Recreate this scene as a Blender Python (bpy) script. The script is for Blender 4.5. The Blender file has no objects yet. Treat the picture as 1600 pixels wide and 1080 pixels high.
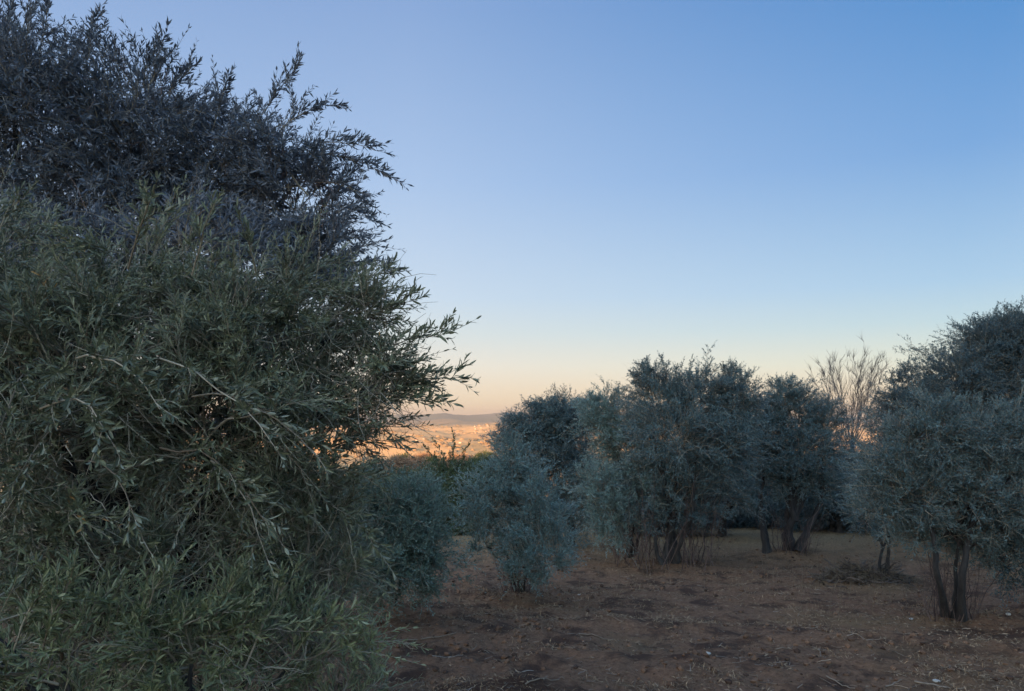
import bpy, math
import numpy as np

# ------------------------------------------------------------------ camera, sky, sun, exposure
S = bpy.context.scene
F_PX = 1200.0                      # focal length in photo pixels (photo 1600 x 1080)
EYE = 1.6
PITCH = math.radians(5.45)
cam_d = bpy.data.cameras.new('camera')
cam_d.sensor_fit = 'HORIZONTAL'
cam_d.sensor_width = 36.0
cam_d.lens = 36.0 * F_PX / 1600.0
cam_d.clip_start = 0.05
cam_d.clip_end = 60000
cam = bpy.data.objects.new('camera', cam_d)
cam.location = (0, 0, EYE)
cam.rotation_euler = (math.radians(90) + PITCH, 0, 0)
S.collection.objects.link(cam)
S.camera = cam

SUN_EL = math.radians(5.6)
SUN_AZ = math.radians(215)         # clockwise from +Y: low behind the camera, to its left
W = bpy.data.worlds.new('World')
S.world = W
W.use_nodes = True
wn, wl = W.node_tree.nodes, W.node_tree.links
wn.clear()
w_out = wn.new('ShaderNodeOutputWorld')
sky = wn.new('ShaderNodeTexSky')
sky.sky_type = 'NISHITA'
sky.sun_disc = False
sky.sun_elevation = SUN_EL
sky.sun_rotation = SUN_AZ
sky.altitude = 300
sky.air_density = 1.0
sky.dust_density = 1.2
sky.ozone_density = 1.6
w_bg = wn.new('ShaderNodeBackground'); w_bg.inputs['Strength'].default_value = 0.05
wl.new(sky.outputs[0], w_bg.inputs['Color'])
# evening sky by world direction: bands of colour by elevation, paler towards the sun's side, brightest over the sunset behind
def s2l(c): return tuple(((v / 255 + .055) / 1.055) ** 2.4 if v > 10 else v / 255 / 12.92 for v in c)
w_tc = wn.new('ShaderNodeTexCoord'); w_sep = wn.new('ShaderNodeSeparateXYZ'); wl.new(w_tc.outputs['Generated'], w_sep.inputs[0])
def w_ramp(stops):
    r = wn.new('ShaderNodeValToRGB'); e = r.color_ramp.elements
    while len(e) < len(stops): e.new(.5)
    for k, (p, c) in enumerate(stops):
        e[k].position = p; e[k].color = (*s2l(c), 1)
    wl.new(w_sep.outputs['Z'], r.inputs[0]); return r.outputs[0]
rampL = w_ramp([(0, (255, 205, 170)), (.021, (250, 226, 196)), (.066, (242, 234, 223)), (.111, (219, 228, 232)), (.156, (203, 221, 240)), (.299, (172, 199, 236)), (.485, (140, 172, 220)), (1, (100, 140, 210))])
rampR = w_ramp([(0, (248, 205, 172)), (.021, (250, 224, 192)), (.066, (226, 230, 216)), (.111, (192, 217, 228)), (.156, (168, 203, 233)), (.299, (118, 166, 221)), (.485, (64, 135, 204)), (1, (60, 115, 195))])
w_t = wn.new('ShaderNodeMapRange'); w_t.inputs[1].default_value = -.12; w_t.inputs[2].default_value = .50
wl.new(w_sep.outputs['X'], w_t.inputs[0])
w_mx = wn.new('ShaderNodeMix'); w_mx.data_type = 'RGBA'
wl.new(w_t.outputs[0], w_mx.inputs[0]); wl.new(rampL, w_mx.inputs[6]); wl.new(rampR, w_mx.inputs[7])
w_dot = wn.new('ShaderNodeVectorMath'); w_dot.operation = 'DOT_PRODUCT'
wl.new(w_tc.outputs['Generated'], w_dot.inputs[0])
w_dot.inputs[1].default_value = (math.sin(SUN_AZ) * math.cos(.35), math.cos(SUN_AZ) * math.cos(.35), math.sin(.35))
w_g = wn.new('ShaderNodeMapRange'); w_g.interpolation_type = 'SMOOTHSTEP'
w_g.inputs[1].default_value = -.05; w_g.inputs[2].default_value = .95; w_g.inputs[3].default_value = 1.0; w_g.inputs[4].default_value = 5.0
wl.new(w_dot.outputs['Value'], w_g.inputs[0])
w_bs = wn.new('ShaderNodeMath'); w_bs.operation = 'MULTIPLY'; w_bs.inputs[1].default_value = .262
wl.new(w_g.outputs[0], w_bs.inputs[0])
w_warm = wn.new('ShaderNodeMapRange'); w_warm.inputs[1].default_value = 1; w_warm.inputs[2].default_value = 3.5
wl.new(w_g.outputs[0], w_warm.inputs[0])
w_mw = wn.new('ShaderNodeMix'); w_mw.data_type = 'RGBA'; w_mw.blend_type = 'MULTIPLY'
wl.new(w_warm.outputs[0], w_mw.inputs[0]); wl.new(w_mx.outputs[2], w_mw.inputs[6]); w_mw.inputs[7].default_value = (1.22, 1.0, .76, 1)
w_bg2 = wn.new('ShaderNodeBackground'); wl.new(w_mw.outputs[2], w_bg2.inputs['Color']); wl.new(w_bs.outputs[0], w_bg2.inputs['Strength'])
w_ms = wn.new('ShaderNodeMixShader'); w_ms.inputs[0].default_value = .88
wl.new(w_bg.outputs[0], w_ms.inputs[1]); wl.new(w_bg2.outputs[0], w_ms.inputs[2])
wl.new(w_ms.outputs[0], w_out.inputs['Surface'])

sun_d = bpy.data.lights.new('sun', 'SUN')
sun_d.energy = 5.0
sun_d.angle = math.radians(0.5)
sun_d.color = (1.0, 0.54, 0.22)
sun = bpy.data.objects.new('sun', sun_d)
# direction to the sun
sd = (math.sin(SUN_AZ) * math.cos(SUN_EL), math.cos(SUN_AZ) * math.cos(SUN_EL), math.sin(SUN_EL))
import mathutils
sun.rotation_euler = mathutils.Vector(sd).to_track_quat('Z', 'Y').to_euler()
sun.location = (0, -20, 30)
S.collection.objects.link(sun)

S.view_settings.view_transform = 'Standard'
S.view_settings.look = 'None'
S.view_settings.exposure = 2.0
S.view_settings.gamma = 1.0
S.cycles.use_denoising = True
S.cycles.max_bounces = 6
S.cycles.diffuse_bounces = 3
S.cycles.transmission_bounces = 3
S.cycles.volume_bounces = 0

# ------------------------------------------------------------------ numpy helpers
def _hash(ix, iy, seed):
    h = (ix.astype(np.int64) * 374761393 + iy.astype(np.int64) * 668265263 + seed * 1442695041) & 0x7fffffff
    h = ((h ^ (h >> 13)) * 1274126177) & 0x7fffffff
    h = h ^ (h >> 16)
    return (h & 0xffff) / 65535.0

def vnoise(x, y, seed=0):
    ix, iy = np.floor(x), np.floor(y)
    fx, fy = x - ix, y - iy
    fx, fy = fx * fx * (3 - 2 * fx), fy * fy * (3 - 2 * fy)
    a = _hash(ix, iy, seed); b = _hash(ix + 1, iy, seed)
    c = _hash(ix, iy + 1, seed); d = _hash(ix + 1, iy + 1, seed)
    return (a + (b - a) * fx) * (1 - fy) + (c + (d - c) * fx) * fy

def fbm(x, y, seed=0, octv=4, gain=0.5):
    s = 0; a = 1.0; t = 0
    for k in range(octv):
        s = s + a * (vnoise(x * 2 ** k + 17.3 * k, y * 2 ** k - 9.1 * k, seed + k) - 0.5)
        t += a; a *= gain
    return s / t * 2

def unit(v):
    return v / np.maximum(np.linalg.norm(v, axis=-1, keepdims=True), 1e-9)

CP, SP = math.cos(PITCH), math.sin(PITCH)
def at(px, py, D):
    """World point seen at photo pixel (px, py) whose distance forward (world Y) is D."""
    u = (px - 800) / F_PX; v = (540 - py) / F_PX
    dy = CP - v * SP; dz = SP + v * CP
    return np.array([u / dy * D, D, EYE + dz / dy * D])

YK = np.array([-2000, -600, -420, -260, -110, -25, 0, 60, 150, 300, 700, 1500, 2600, 4000, 30000], float)
ZK = np.array([15, 56, 56, 39, 13, 1.6, 0, -4.3, -15, -38, -95, -160, -185, -185, -185], float)  # ridge behind the camera is unseen, shaped to keep sun off the grove
BUMPS = []   # (x, y, radius_x, radius_y, height)
def ground_z(x, y):
    x = np.asarray(x, float); y = np.asarray(y, float)
    z = np.interp(y, YK, ZK)
    # soften the knees
    z = 0.5 * z + 0.25 * np.interp(y + 6, YK, ZK) + 0.25 * np.interp(y - 6, YK, ZK)
    r = np.hypot(x, y)
    near = 1 / (1 + (r / 60.0) ** 4)
    z = z + 0.10 * fbm(x * 0.25, y * 0.25, 3, 3) * near
    z = z + 0.055 * fbm(x * 1.3, y * 1.3, 8, 3) * near
    z = z + 0.055 * fbm(x * 4.5, y * 4.5, 12, 4, .6) * near
    mid = np.clip((r - 120) / 500, 0, 1)
    z = z + mid * 10 * fbm(x / 260, y / 260, 21, 4)
    far = np.clip((r - 1800) / 2500, 0, 1)
    ridg = 1 - np.abs(fbm(x / 1500 + 3.1, y / 1100 + 0.7, 31, 5)) * 2
    z = z + far * (48 * fbm(x / 1300, y / 800, 41, 5) + 26 * ridg + 20 * fbm(x / 420, y / 380, 47, 3))
    # the land climbs again towards the far side of the valley
    z = z + np.interp(r, [3200, 4600, 6500, 9000, 30000], [0, 38, 84, 100, 100])
    # the near slope of the first big hill, and the hill with the village
    z = z + 56 * np.exp(-(((x + 560) / 800) ** 2 + ((y - 4300) / 440) ** 2))
    z = z + 34 * np.exp(-(((x + 130) / 420) ** 2 + ((y - 6700) / 500) ** 2))
    # far mountains
    mt = np.clip((r - 9000) / 3000, 0, 1) * np.clip((15800 - r) / 2500, 0, 1)
    az = np.arctan2(x, y)
    mh = 95 + 40 * fbm(az * 22, r / 4000, 55, 4) + 28 * np.exp(-((az + 0.090) / 0.016) ** 2) + 55 * np.exp(-((az + 0.005) / 0.035) ** 2)
    z = z + mt * mh
    for (bx, by, sx, sy, h) in BUMPS:
        z = z + h * np.exp(-(((x - bx) / sx) ** 2 + ((y - by) / sy) ** 2))
    return z

def on_ground(px, py):
    """World point where the ray of photo pixel (px, py) meets the ground."""
    D = np.arange(1.5, 90, 0.02)
    u = (px - 800) / F_PX; v = (540 - py) / F_PX
    dy = CP - v * SP; dz = SP + v * CP
    X = u / dy * D; Z = EYE + dz / dy * D
    hit = np.nonzero(Z <= ground_z(X, D))[0]
    i = hit[0] if len(hit) else len(D) - 1
    return np.array([X[i], D[i], float(ground_z(X[i], D[i]))])

def gp(x, y):
    return np.array([x, y, float(ground_z(x, y))])

for (px, py, sx, sy, h) in [(1240, 872, 1.2, .55, .16), (1360, 905, .8, .35, .10), (1390, 1000, .5, .22, .07),
                            (850, 1035, .22, .12, .06), (800, 1065, .3, .2, .05), (950, 975, .7, .3, .07),
                            (1060, 985, .8, .25, .05), (1100, 1035, .35, .16, .05), (1530, 1022, .5, .2, .06),
                            (725, 912, .35, .2, .07), (870, 960, .5, .2, .05), (1050, 885, 1.0, .5, .10),
                            (1485, 968, .6, .4, .06), (600, 955, .7, .4, .06)]:
    p = on_ground(px, py)
    BUMPS.append((p[0], p[1], sx, sy, h))

# ------------------------------------------------------------------ mesh from arrays
class Geo:
    def __init__(self):
        self.v = []; self.f = []; self.n = 0; self.m = []; self.t = []
    def add(self, V, Fc, mat=0, tint=None):
        """V (N,3); Fc (M,k) faces of one size k; tint per face"""
        if len(V) == 0: return
        self.v.append(np.asarray(V, np.float32))
        self.f.append(np.asarray(Fc, np.int64) + self.n)
        self.n += len(V)
        self.m.append(np.full(len(Fc), mat, np.int32))
        self.t.append(np.full(len(Fc), 0.5, np.float32) if tint is None else np.asarray(tint, np.float32))
    def build(self, name, mats, parent=None, smooth=False):
        V = np.concatenate(self.v)
        me = bpy.data.meshes.new(name)
        me.vertices.add(len(V)); me.vertices.foreach_set('co', V.ravel())
        sizes = np.concatenate([np.full(len(f), f.shape[1], np.int64) for f in self.f])
        loops = np.concatenate([f.ravel() for f in self.f])
        me.loops.add(len(loops)); me.loops.foreach_set('vertex_index', loops.astype(np.int32))
        me.polygons.add(len(sizes))
        me.polygons.foreach_set('loop_start', np.concatenate([[0], np.cumsum(sizes)[:-1]]).astype(np.int32))
        me.polygons.foreach_set('material_index', np.concatenate(self.m))
        me.polygons.foreach_set('use_smooth', np.full(len(sizes), smooth))
        at_ = me.attributes.new('tint', 'FLOAT', 'FACE')
        at_.data.foreach_set('value', np.concatenate(self.t))
        for m in (mats if isinstance(mats, (list, tuple)) else [mats]): me.materials.append(m)
        me.update(calc_edges=True)
        o = bpy.data.objects.new(name, me)
        S.collection.objects.link(o)
        if parent is not None: o.parent = parent
        return o

def frame_of(d):
    """two unit vectors perpendicular to d (...,3)"""
    ref = np.where(np.abs(d[..., 2:3]) > 0.9, np.array([1.0, 0, 0]), np.array([0, 0, 1.0]))
    a = unit(np.cross(d, ref)); b = np.cross(d, a)
    return a, b

def tubes(geo, P, R, sides=4, mat=0, tint=None):
    """P (M,K,3) polylines, R (M,K) radii"""
    M, K, _ = P.shape
    if M == 0: return
    T = np.empty_like(P)
    T[:, 1:-1] = P[:, 2:] - P[:, :-2]; T[:, 0] = P[:, 1] - P[:, 0]; T[:, -1] = P[:, -1] - P[:, -2]
    T = unit(T)
    a0, _ = frame_of(unit(P[:, -1] - P[:, 0]))
    a = a0[:, None] - T * np.sum(a0[:, None] * T, -1, keepdims=True)
    a = unit(a); b = np.cross(T, a)
    ang = np.arange(sides) * 2 * np.pi / sides
    V = P[:, :, None] + R[:, :, None, None] * (a[:, :, None] * np.cos(ang)[None, None, :, None] + b[:, :, None] * np.sin(ang)[None, None, :, None])
    base = (np.arange(M) * K * sides)[:, None, None]
    k = np.arange(K - 1)[None, :, None] * sides
    s = np.arange(sides)[None, None, :]; s2 = (s + 1) % sides
    Fc = np.stack([base + k + s, base + k + s2, base + k + sides + s2, base + k + sides + s], -1).reshape(-1, 4)
    tt = None if tint is None else np.repeat(tint, (K - 1) * sides)
    geo.add(V.reshape(-1, 3), Fc, mat, tt)

def leaves(geo, O, D, L, Wd, U, rng, fine, mat=0, tint=None, curl=0.12):
    """O origin, D unit direction, U approx up normal, L length, Wd width; one leaf each"""
    N = len(O)
    if N == 0: return
    side = unit(np.cross(D, U)); nrm = np.cross(side, D)
    L = L[:, None]; w = Wd[:, None] * 0.5
    c = (curl * rng.normal(0.6, 0.8, N))[:, None] * L
    if fine:
        p0 = O
        m1 = O + D * L * 0.30 + nrm * c * 0.45
        m2 = O + D * L * 0.70 + nrm * c * 0.55
        tip = O + D * L
        fold = nrm * w * 0.35
        V = np.stack([p0, m1 - side * w * .9 + fold, m1 + side * w * .9 + fold, m1, m2 - side * w * .8 + fold, m2 + side * w * .8 + fold, m2, tip], 1)
        b = (np.arange(N) * 8)[:, None, None]
        q = np.array([[3, 2, 5, 6], [1, 3, 6, 4]])[None]
        t = np.array([[0, 2, 3], [0, 3, 1], [6, 5, 7], [4, 6, 7]])[None]
        n0 = geo.n
        geo.add(V.reshape(-1, 3), (b + q).reshape(-1, 4), mat, None if tint is None else np.repeat(tint, 2))
        geo.f.append((b + t).reshape(-1, 3) + n0)
        geo.m.append(np.full(4 * N, mat, np.int32))
        geo.t.append(np.full(4 * N, .5, np.float32) if tint is None else np.repeat(tint, 4).astype(np.float32))
    else:
        m = O + D * L * 0.48 + nrm * c * .5
        V = np.stack([O, m + side * w, O + D * L, m - side * w], 1)
        b = (np.arange(N) * 4)[:, None]
        geo.add(V.reshape(-1, 3), b + np.arange(4)[None], mat, tint)

# ------------------------------------------------------------------ materials
def mat_new(name):
    m = bpy.data.materials.new(name); m.use_nodes = True
    nt = m.node_tree; nt.nodes.clear()
    out = nt.nodes.new('ShaderNodeOutputMaterial')
    return m, nt.nodes, nt.links, out

def mixc(n, l, fac, a, b, blend='MIX'):
    x = n.new('ShaderNodeMix'); x.data_type = 'RGBA'; x.blend_type = blend
    for sock, v in ((x.inputs[0], fac), (x.inputs[6], a), (x.inputs[7], b)):
        if hasattr(v, 'node'): l.new(v, sock)
        elif isinstance(v, (int, float)): sock.default_value = v
        else: sock.default_value = (*v, 1)
    return x.outputs[2]

def leaf_mat(name, top_a, top_b, under, trans=0.18, rough=0.5, odd=None):
    m, n, l, out = mat_new(name)
    at_ = n.new('ShaderNodeAttribute'); at_.attribute_name = 'tint'
    col = mixc(n, l, at_.outputs['Fac'], top_a, top_b)
    if odd:
        r = n.new('ShaderNodeMapRange'); r.inputs[1].default_value = .972; r.inputs[2].default_value = .985
        l.new(at_.outputs['Fac'], r.inputs[0])
        col = mixc(n, l, r.outputs[0], col, odd)
    geo = n.new('ShaderNodeNewGeometry')
    und = mixc(n, l, 0.75, col, under)
    c = mixc(n, l, geo.outputs['Backfacing'], col, und)
    bs = n.new('ShaderNodeBsdfPrincipled')
    l.new(c, bs.inputs['Base Color']); bs.inputs['Roughness'].default_value = rough
    bs.inputs['Specular IOR Level'].default_value = 0.35
    tr = n.new('ShaderNodeBsdfTranslucent'); l.new(col, tr.inputs['Color'])
    mx = n.new('ShaderNodeMixShader'); mx.inputs[0].default_value = trans
    l.new(bs.outputs[0], mx.inputs[1]); l.new(tr.outputs[0], mx.inputs[2])
    l.new(mx.outputs[0], out.inputs[0])
    return m

def bark_mat(name, a, b, scale=14, bump=0.5):
    m, n, l, out = mat_new(name)
    tc = n.new('ShaderNodeTexCoord')
    mp = n.new('ShaderNodeMapping'); mp.inputs['Scale'].default_value = (1, 1, .25)
    l.new(tc.outputs['Object'], mp.inputs[0])
    nz = n.new('ShaderNodeTexNoise'); nz.inputs['Scale'].default_value = scale; nz.inputs['Detail'].default_value = 8
    nz.inputs['Roughness'].default_value = .7
    l.new(mp.outputs[0], nz.inputs['Vector'])
    r = n.new('ShaderNodeMapRange'); r.inputs[1].default_value = .35; r.inputs[2].default_value = .65
    l.new(nz.outputs[0], r.inputs[0])
    c = mixc(n, l, r.outputs[0], a, b)
    bs = n.new('ShaderNodeBsdfPrincipled'); l.new(c, bs.inputs['Base Color']); bs.inputs['Roughness'].default_value = .85
    bp = n.new('ShaderNodeBump'); bp.inputs['Strength'].default_value = bump; bp.inputs['Distance'].default_value = .02
    l.new(nz.outputs[0], bp.inputs['Height']); l.new(bp.outputs[0], bs.inputs['Normal'])
    l.new(bs.outputs[0], out.inputs[0])
    return m

def tint_mat(name, a, b, rough=.9):
    m, n, l, out = mat_new(name)
    at_ = n.new('ShaderNodeAttribute'); at_.attribute_name = 'tint'
    c = mixc(n, l, at_.outputs['Fac'], a, b)
    bs = n.new('ShaderNodeBsdfPrincipled'); l.new(c, bs.inputs['Base Color']); bs.inputs['Roughness'].default_value = rough
    bs.inputs['Specular IOR Level'].default_value = 0.2
    l.new(bs.outputs[0], out.inputs[0])
    return m

M_LEAF_NEAR = leaf_mat('olive leaf near', (.045, .055, .032), (.215, .225, .120), (.26, .27, .19), odd=(.45, .22, .06))
M_LEAF_FRESH = leaf_mat('olive leaf fresh', (.055, .070, .030), (.235, .250, .115), (.30, .32, .19), odd=(.45, .22, .06))
M_LEAF_TALL = leaf_mat('olive leaf tall', (.050, .060, .064), (.145, .165, .185), (.22, .24, .28))
M_LEAF_MID = leaf_mat('olive leaf silver', (.065, .108, .092), (.190, .285, .238), (.25, .33, .31))
M_LEAF_BUSH = leaf_mat('olive leaf bush', (.070, .105, .075), (.190, .255, .170), (.25, .33, .27))
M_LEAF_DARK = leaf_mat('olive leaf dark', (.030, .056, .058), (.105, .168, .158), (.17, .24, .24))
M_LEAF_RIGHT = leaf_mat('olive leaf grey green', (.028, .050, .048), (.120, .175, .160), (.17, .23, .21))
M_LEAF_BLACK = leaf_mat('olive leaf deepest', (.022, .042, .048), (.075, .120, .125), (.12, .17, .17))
M_LEAF_GREEN = leaf_mat('green shrub leaf', (.035, .055, .020), (.085, .115, .045), (.10, .12, .06))
M_LEAF_RUST = leaf_mat('autumn oak leaf', (.22, .12, .06), (.42, .27, .15), (.35, .23, .15))
M_TWIG = tint_mat('olive twig', (.12, .09, .06), (.36, .31, .22))
M_TWIG_DRY = tint_mat('dry reddish twig', (.10, .06, .05), (.24, .16, .13))
M_BARE = tint_mat('bare grey twig', (.07, .06, .055), (.16, .14, .125))
M_SUCKER = tint_mat('dark sucker bark', (.045, .03, .028), (.15, .105, .085))  # colour kept dark to add contact darkness at the tree feet
M_BARK = bark_mat('olive bark', (.016, .014, .012), (.062, .054, .045))
M_BARK_DARK = bark_mat('dark olive bark', (.012, .011, .010), (.042, .037, .032))

def soil_material():
    m, n, l, out = mat_new('soil')
    tc = n.new('ShaderNodeTexCoord')
    def noise(scale, detail=6, rough=.6):
        z = n.new('ShaderNodeTexNoise'); z.inputs['Scale'].default_value = scale
        z.inputs['Detail'].default_value = detail; z.inputs['Roughness'].default_value = rough
        l.new(tc.outputs['Object'], z.inputs['Vector']); return z.outputs[0]
    def ramp(v, a, b):
        r = n.new('ShaderNodeMapRange'); r.inputs[1].default_value = a; r.inputs[2].default_value = b
        l.new(v, r.inputs[0]); return r.outputs[0]
    big = noise(.35, 4); med = noise(2.2, 6); fine = noise(22, 8, .75); vf = noise(90, 5, .8)
    c = mixc(n, l, ramp(fine, .35, .65), (.145, .074, .040), (.295, .163, .090))
    c = mixc(n, l, ramp(med, .50, .60), c, (.085, .046, .028))
    dry = mixc(n, l, ramp(vf, .35, .65), (.15, .085, .040), (.32, .195, .100))
    c = mixc(n, l, ramp(big, .53, .68), c, dry)
    # thin grass further down the grove
    pos = n.new('ShaderNodeSeparateXYZ'); l.new(tc.outputs['Object'], pos.inputs[0])
    far = n.new('ShaderNodeMapRange'); far.inputs[1].default_value = 13; far.inputs[2].default_value = 19
    l.new(pos.outputs['Y'], far.inputs[0])
    grass = mixc(n, l, ramp(fine, .35, .65), (.15, .10, .048), (.30, .205, .105))
    c = mixc(n, l, far.outputs[0], c, grass)
    ln = n.new('ShaderNodeVectorMath'); ln.operation = 'LENGTH'; l.new(tc.outputs['Object'], ln.inputs[0])
    wd = n.new('ShaderNodeMapRange'); wd.inputs[1].default_value = 7600; wd.inputs[2].default_value = 10500
    l.new(ln.outputs['Value'], wd.inputs[0])
    c = mixc(n, l, wd.outputs[0], c, (.07, .075, .06))
    bs = n.new('ShaderNodeBsdfPrincipled'); l.new(c, bs.inputs['Base Color']); bs.inputs['Roughness'].default_value = .95
    bs.inputs['Specular IOR Level'].default_value = 0.15
    mix = n.new('ShaderNodeMath'); mix.operation = 'MULTIPLY_ADD'; l.new(vf, mix.inputs[0]); mix.inputs[1].default_value = .35; l.new(fine, mix.inputs[2])
    bp = n.new('ShaderNodeBump'); bp.inputs['Strength'].default_value = .9; bp.inputs['Distance'].default_value = .05
    l.new(mix.outputs[0], bp.inputs['Height']); l.new(bp.outputs[0], bs.inputs['Normal'])
    l.new(bs.outputs[0], out.inputs[0])
    return m

def hills_material():
    m, n, l, out = mat_new('far fields')
    tc = n.new('ShaderNodeTexCoord')
    def noise(scale, detail=5):
        z = n.new('ShaderNodeTexNoise'); z.inputs['Scale'].default_value = scale; z.inputs['Detail'].default_value = detail
        z.inputs['Roughness'].default_value = .65
        l.new(tc.outputs['Object'], z.inputs['Vector']); return z.outputs[0]
    def ramp(v, a, b):
        r = n.new('ShaderNodeMapRange'); r.inputs[1].default_value = a; r.inputs[2].default_value = b
        l.new(v, r.inputs[0]); return r.outputs[0]
    vo = n.new('ShaderNodeTexVoronoi'); vo.inputs['Scale'].default_value = .005
    l.new(tc.outputs['Object'], vo.inputs['Vector'])
    sp = n.new('ShaderNodeSeparateColor'); l.new(vo.outputs['Color'], sp.inputs[0])
    c = mixc(n, l, ramp(sp.outputs[0], .2, .8), (.60, .33, .12), (.36, .23, .085))
    c = mixc(n, l, ramp(noise(.0022), .46, .56), c, (.66, .37, .13))
    c = mixc(n, l, ramp(noise(.012, 6), .57, .68), c, (.10, .085, .04))
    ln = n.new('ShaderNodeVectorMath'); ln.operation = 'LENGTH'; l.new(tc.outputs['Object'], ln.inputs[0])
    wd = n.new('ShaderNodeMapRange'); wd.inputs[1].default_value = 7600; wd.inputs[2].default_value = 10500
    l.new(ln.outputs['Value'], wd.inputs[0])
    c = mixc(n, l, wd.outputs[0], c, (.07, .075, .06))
    bs = n.new('ShaderNodeBsdfPrincipled'); l.new(c, bs.inputs['Base Color']); bs.inputs['Roughness'].default_value = .95
    bs.inputs['Specular IOR Level'].default_value = 0.1
    l.new(bs.outputs[0], out.inputs[0])
    return m

# ------------------------------------------------------------------ terrain: ground near, hills far
def polar_sheet(name, radii, angles, mat, centre=False):
    A, R = np.meshgrid(angles, radii)
    X = R * np.sin(A); Y = R * np.cos(A); Z = ground_z(X, Y)
    V = np.stack([X, Y, Z], -1).reshape(-1, 3)
    nr, na = len(radii), len(angles)
    i = np.arange(nr - 1)[:, None] * na; j = np.arange(na)[None]
    j2 = (j + 1) % na
    Fc = np.stack([i + j2, i + j, i + na + j, i + na + j2], -1).reshape(-1, 4)
    Fc = Fc[:, ::-1]
    g = Geo(); g.add(V, Fc[:, ::-1])
    if centre:
        g.add(np.array([[0, 0, float(ground_z(0, 0))]]), np.zeros((0, 3)))
        c = g.n - 1
        j = np.arange(na)
        g.f.append(np.stack([np.full(na, c), j, (j + 1) % na], -1)); g.m.append(np.zeros(na, np.int32)); g.t.append(np.zeros(na, np.float32))
        g.f = [f for f in g.f if len(f)]
    o = g.build(name, mat, smooth=True)
    o['kind'] = 'structure'
    return o

near_ang = np.radians(np.concatenate([np.arange(-50, 50, .25), np.arange(50, 310, 5)]))
far_ang = np.radians(np.concatenate([np.arange(-50, -14, .5), np.arange(-14, 6, .06), np.arange(6, 50, .5), np.arange(50, 310, 5)]))
R_SPLIT = 140.0
nr = np.exp(np.linspace(math.log(.6), math.log(R_SPLIT), 520))
fr = np.exp(np.linspace(math.log(R_SPLIT), math.log(15800), 420))
polar_sheet('ground', nr, near_ang, soil_material(), centre=True)
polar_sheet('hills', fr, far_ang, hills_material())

# ------------------------------------------------------------------ trees
def tag(o, label, cat, group=None, kind=None):
    if label: o['label'] = label
    if cat: o['category'] = cat
    if group: o['group'] = group
    if kind: o['kind'] = kind

def empty(name, loc, label, cat, group=None):
    o = bpy.data.objects.new(name, None); S.collection.objects.link(o)
    o.location = (0, 0, 0)
    o.empty_display_size = .2
    tag(o, label, cat, group)
    return o

def rand_dirs(rng, n):
    return unit(rng.normal(size=(n, 3)))

def bend(P0, P1, rng, sag, K=7, wob=.05):
    """polylines from P0 to P1 (M,3) with a sideways wobble; sag>0 arches upward then droops"""
    t = np.linspace(0, 1, K)[None, :, None]
    d = P1 - P0; Ld = np.linalg.norm(d, axis=1)[:, None, None]
    a, b = frame_of(unit(d))
    P = P0[:, None] + d[:, None] * t
    P[..., 2] += (sag[:, None] * Ld[..., 0] * 4 * t[..., 0] * (1 - t[..., 0])) * .5
    w = rng.normal(0, wob, (len(P0), K, 2)); w[:, 0] = 0
    w = np.cumsum(w, 1) * .5
    w -= w[:, -1:, :] * t
    P += Ld * (a[:, None] * w[..., 0:1] + b[:, None] * w[..., 1:2])
    return P

def on_poly(P, t):
    """P (M,K,3), t (M,m) in 0..1 -> points and tangents (M,m,3)"""
    K = P.shape[1]
    s = t * (K - 1); i = np.clip(s.astype(int), 0, K - 2); f = (s - i)[..., None]
    r = np.arange(P.shape[0])[:, None]
    A, B = P[r, i], P[r, i + 1]
    return A + (B - A) * f, unit(B - A)

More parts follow.
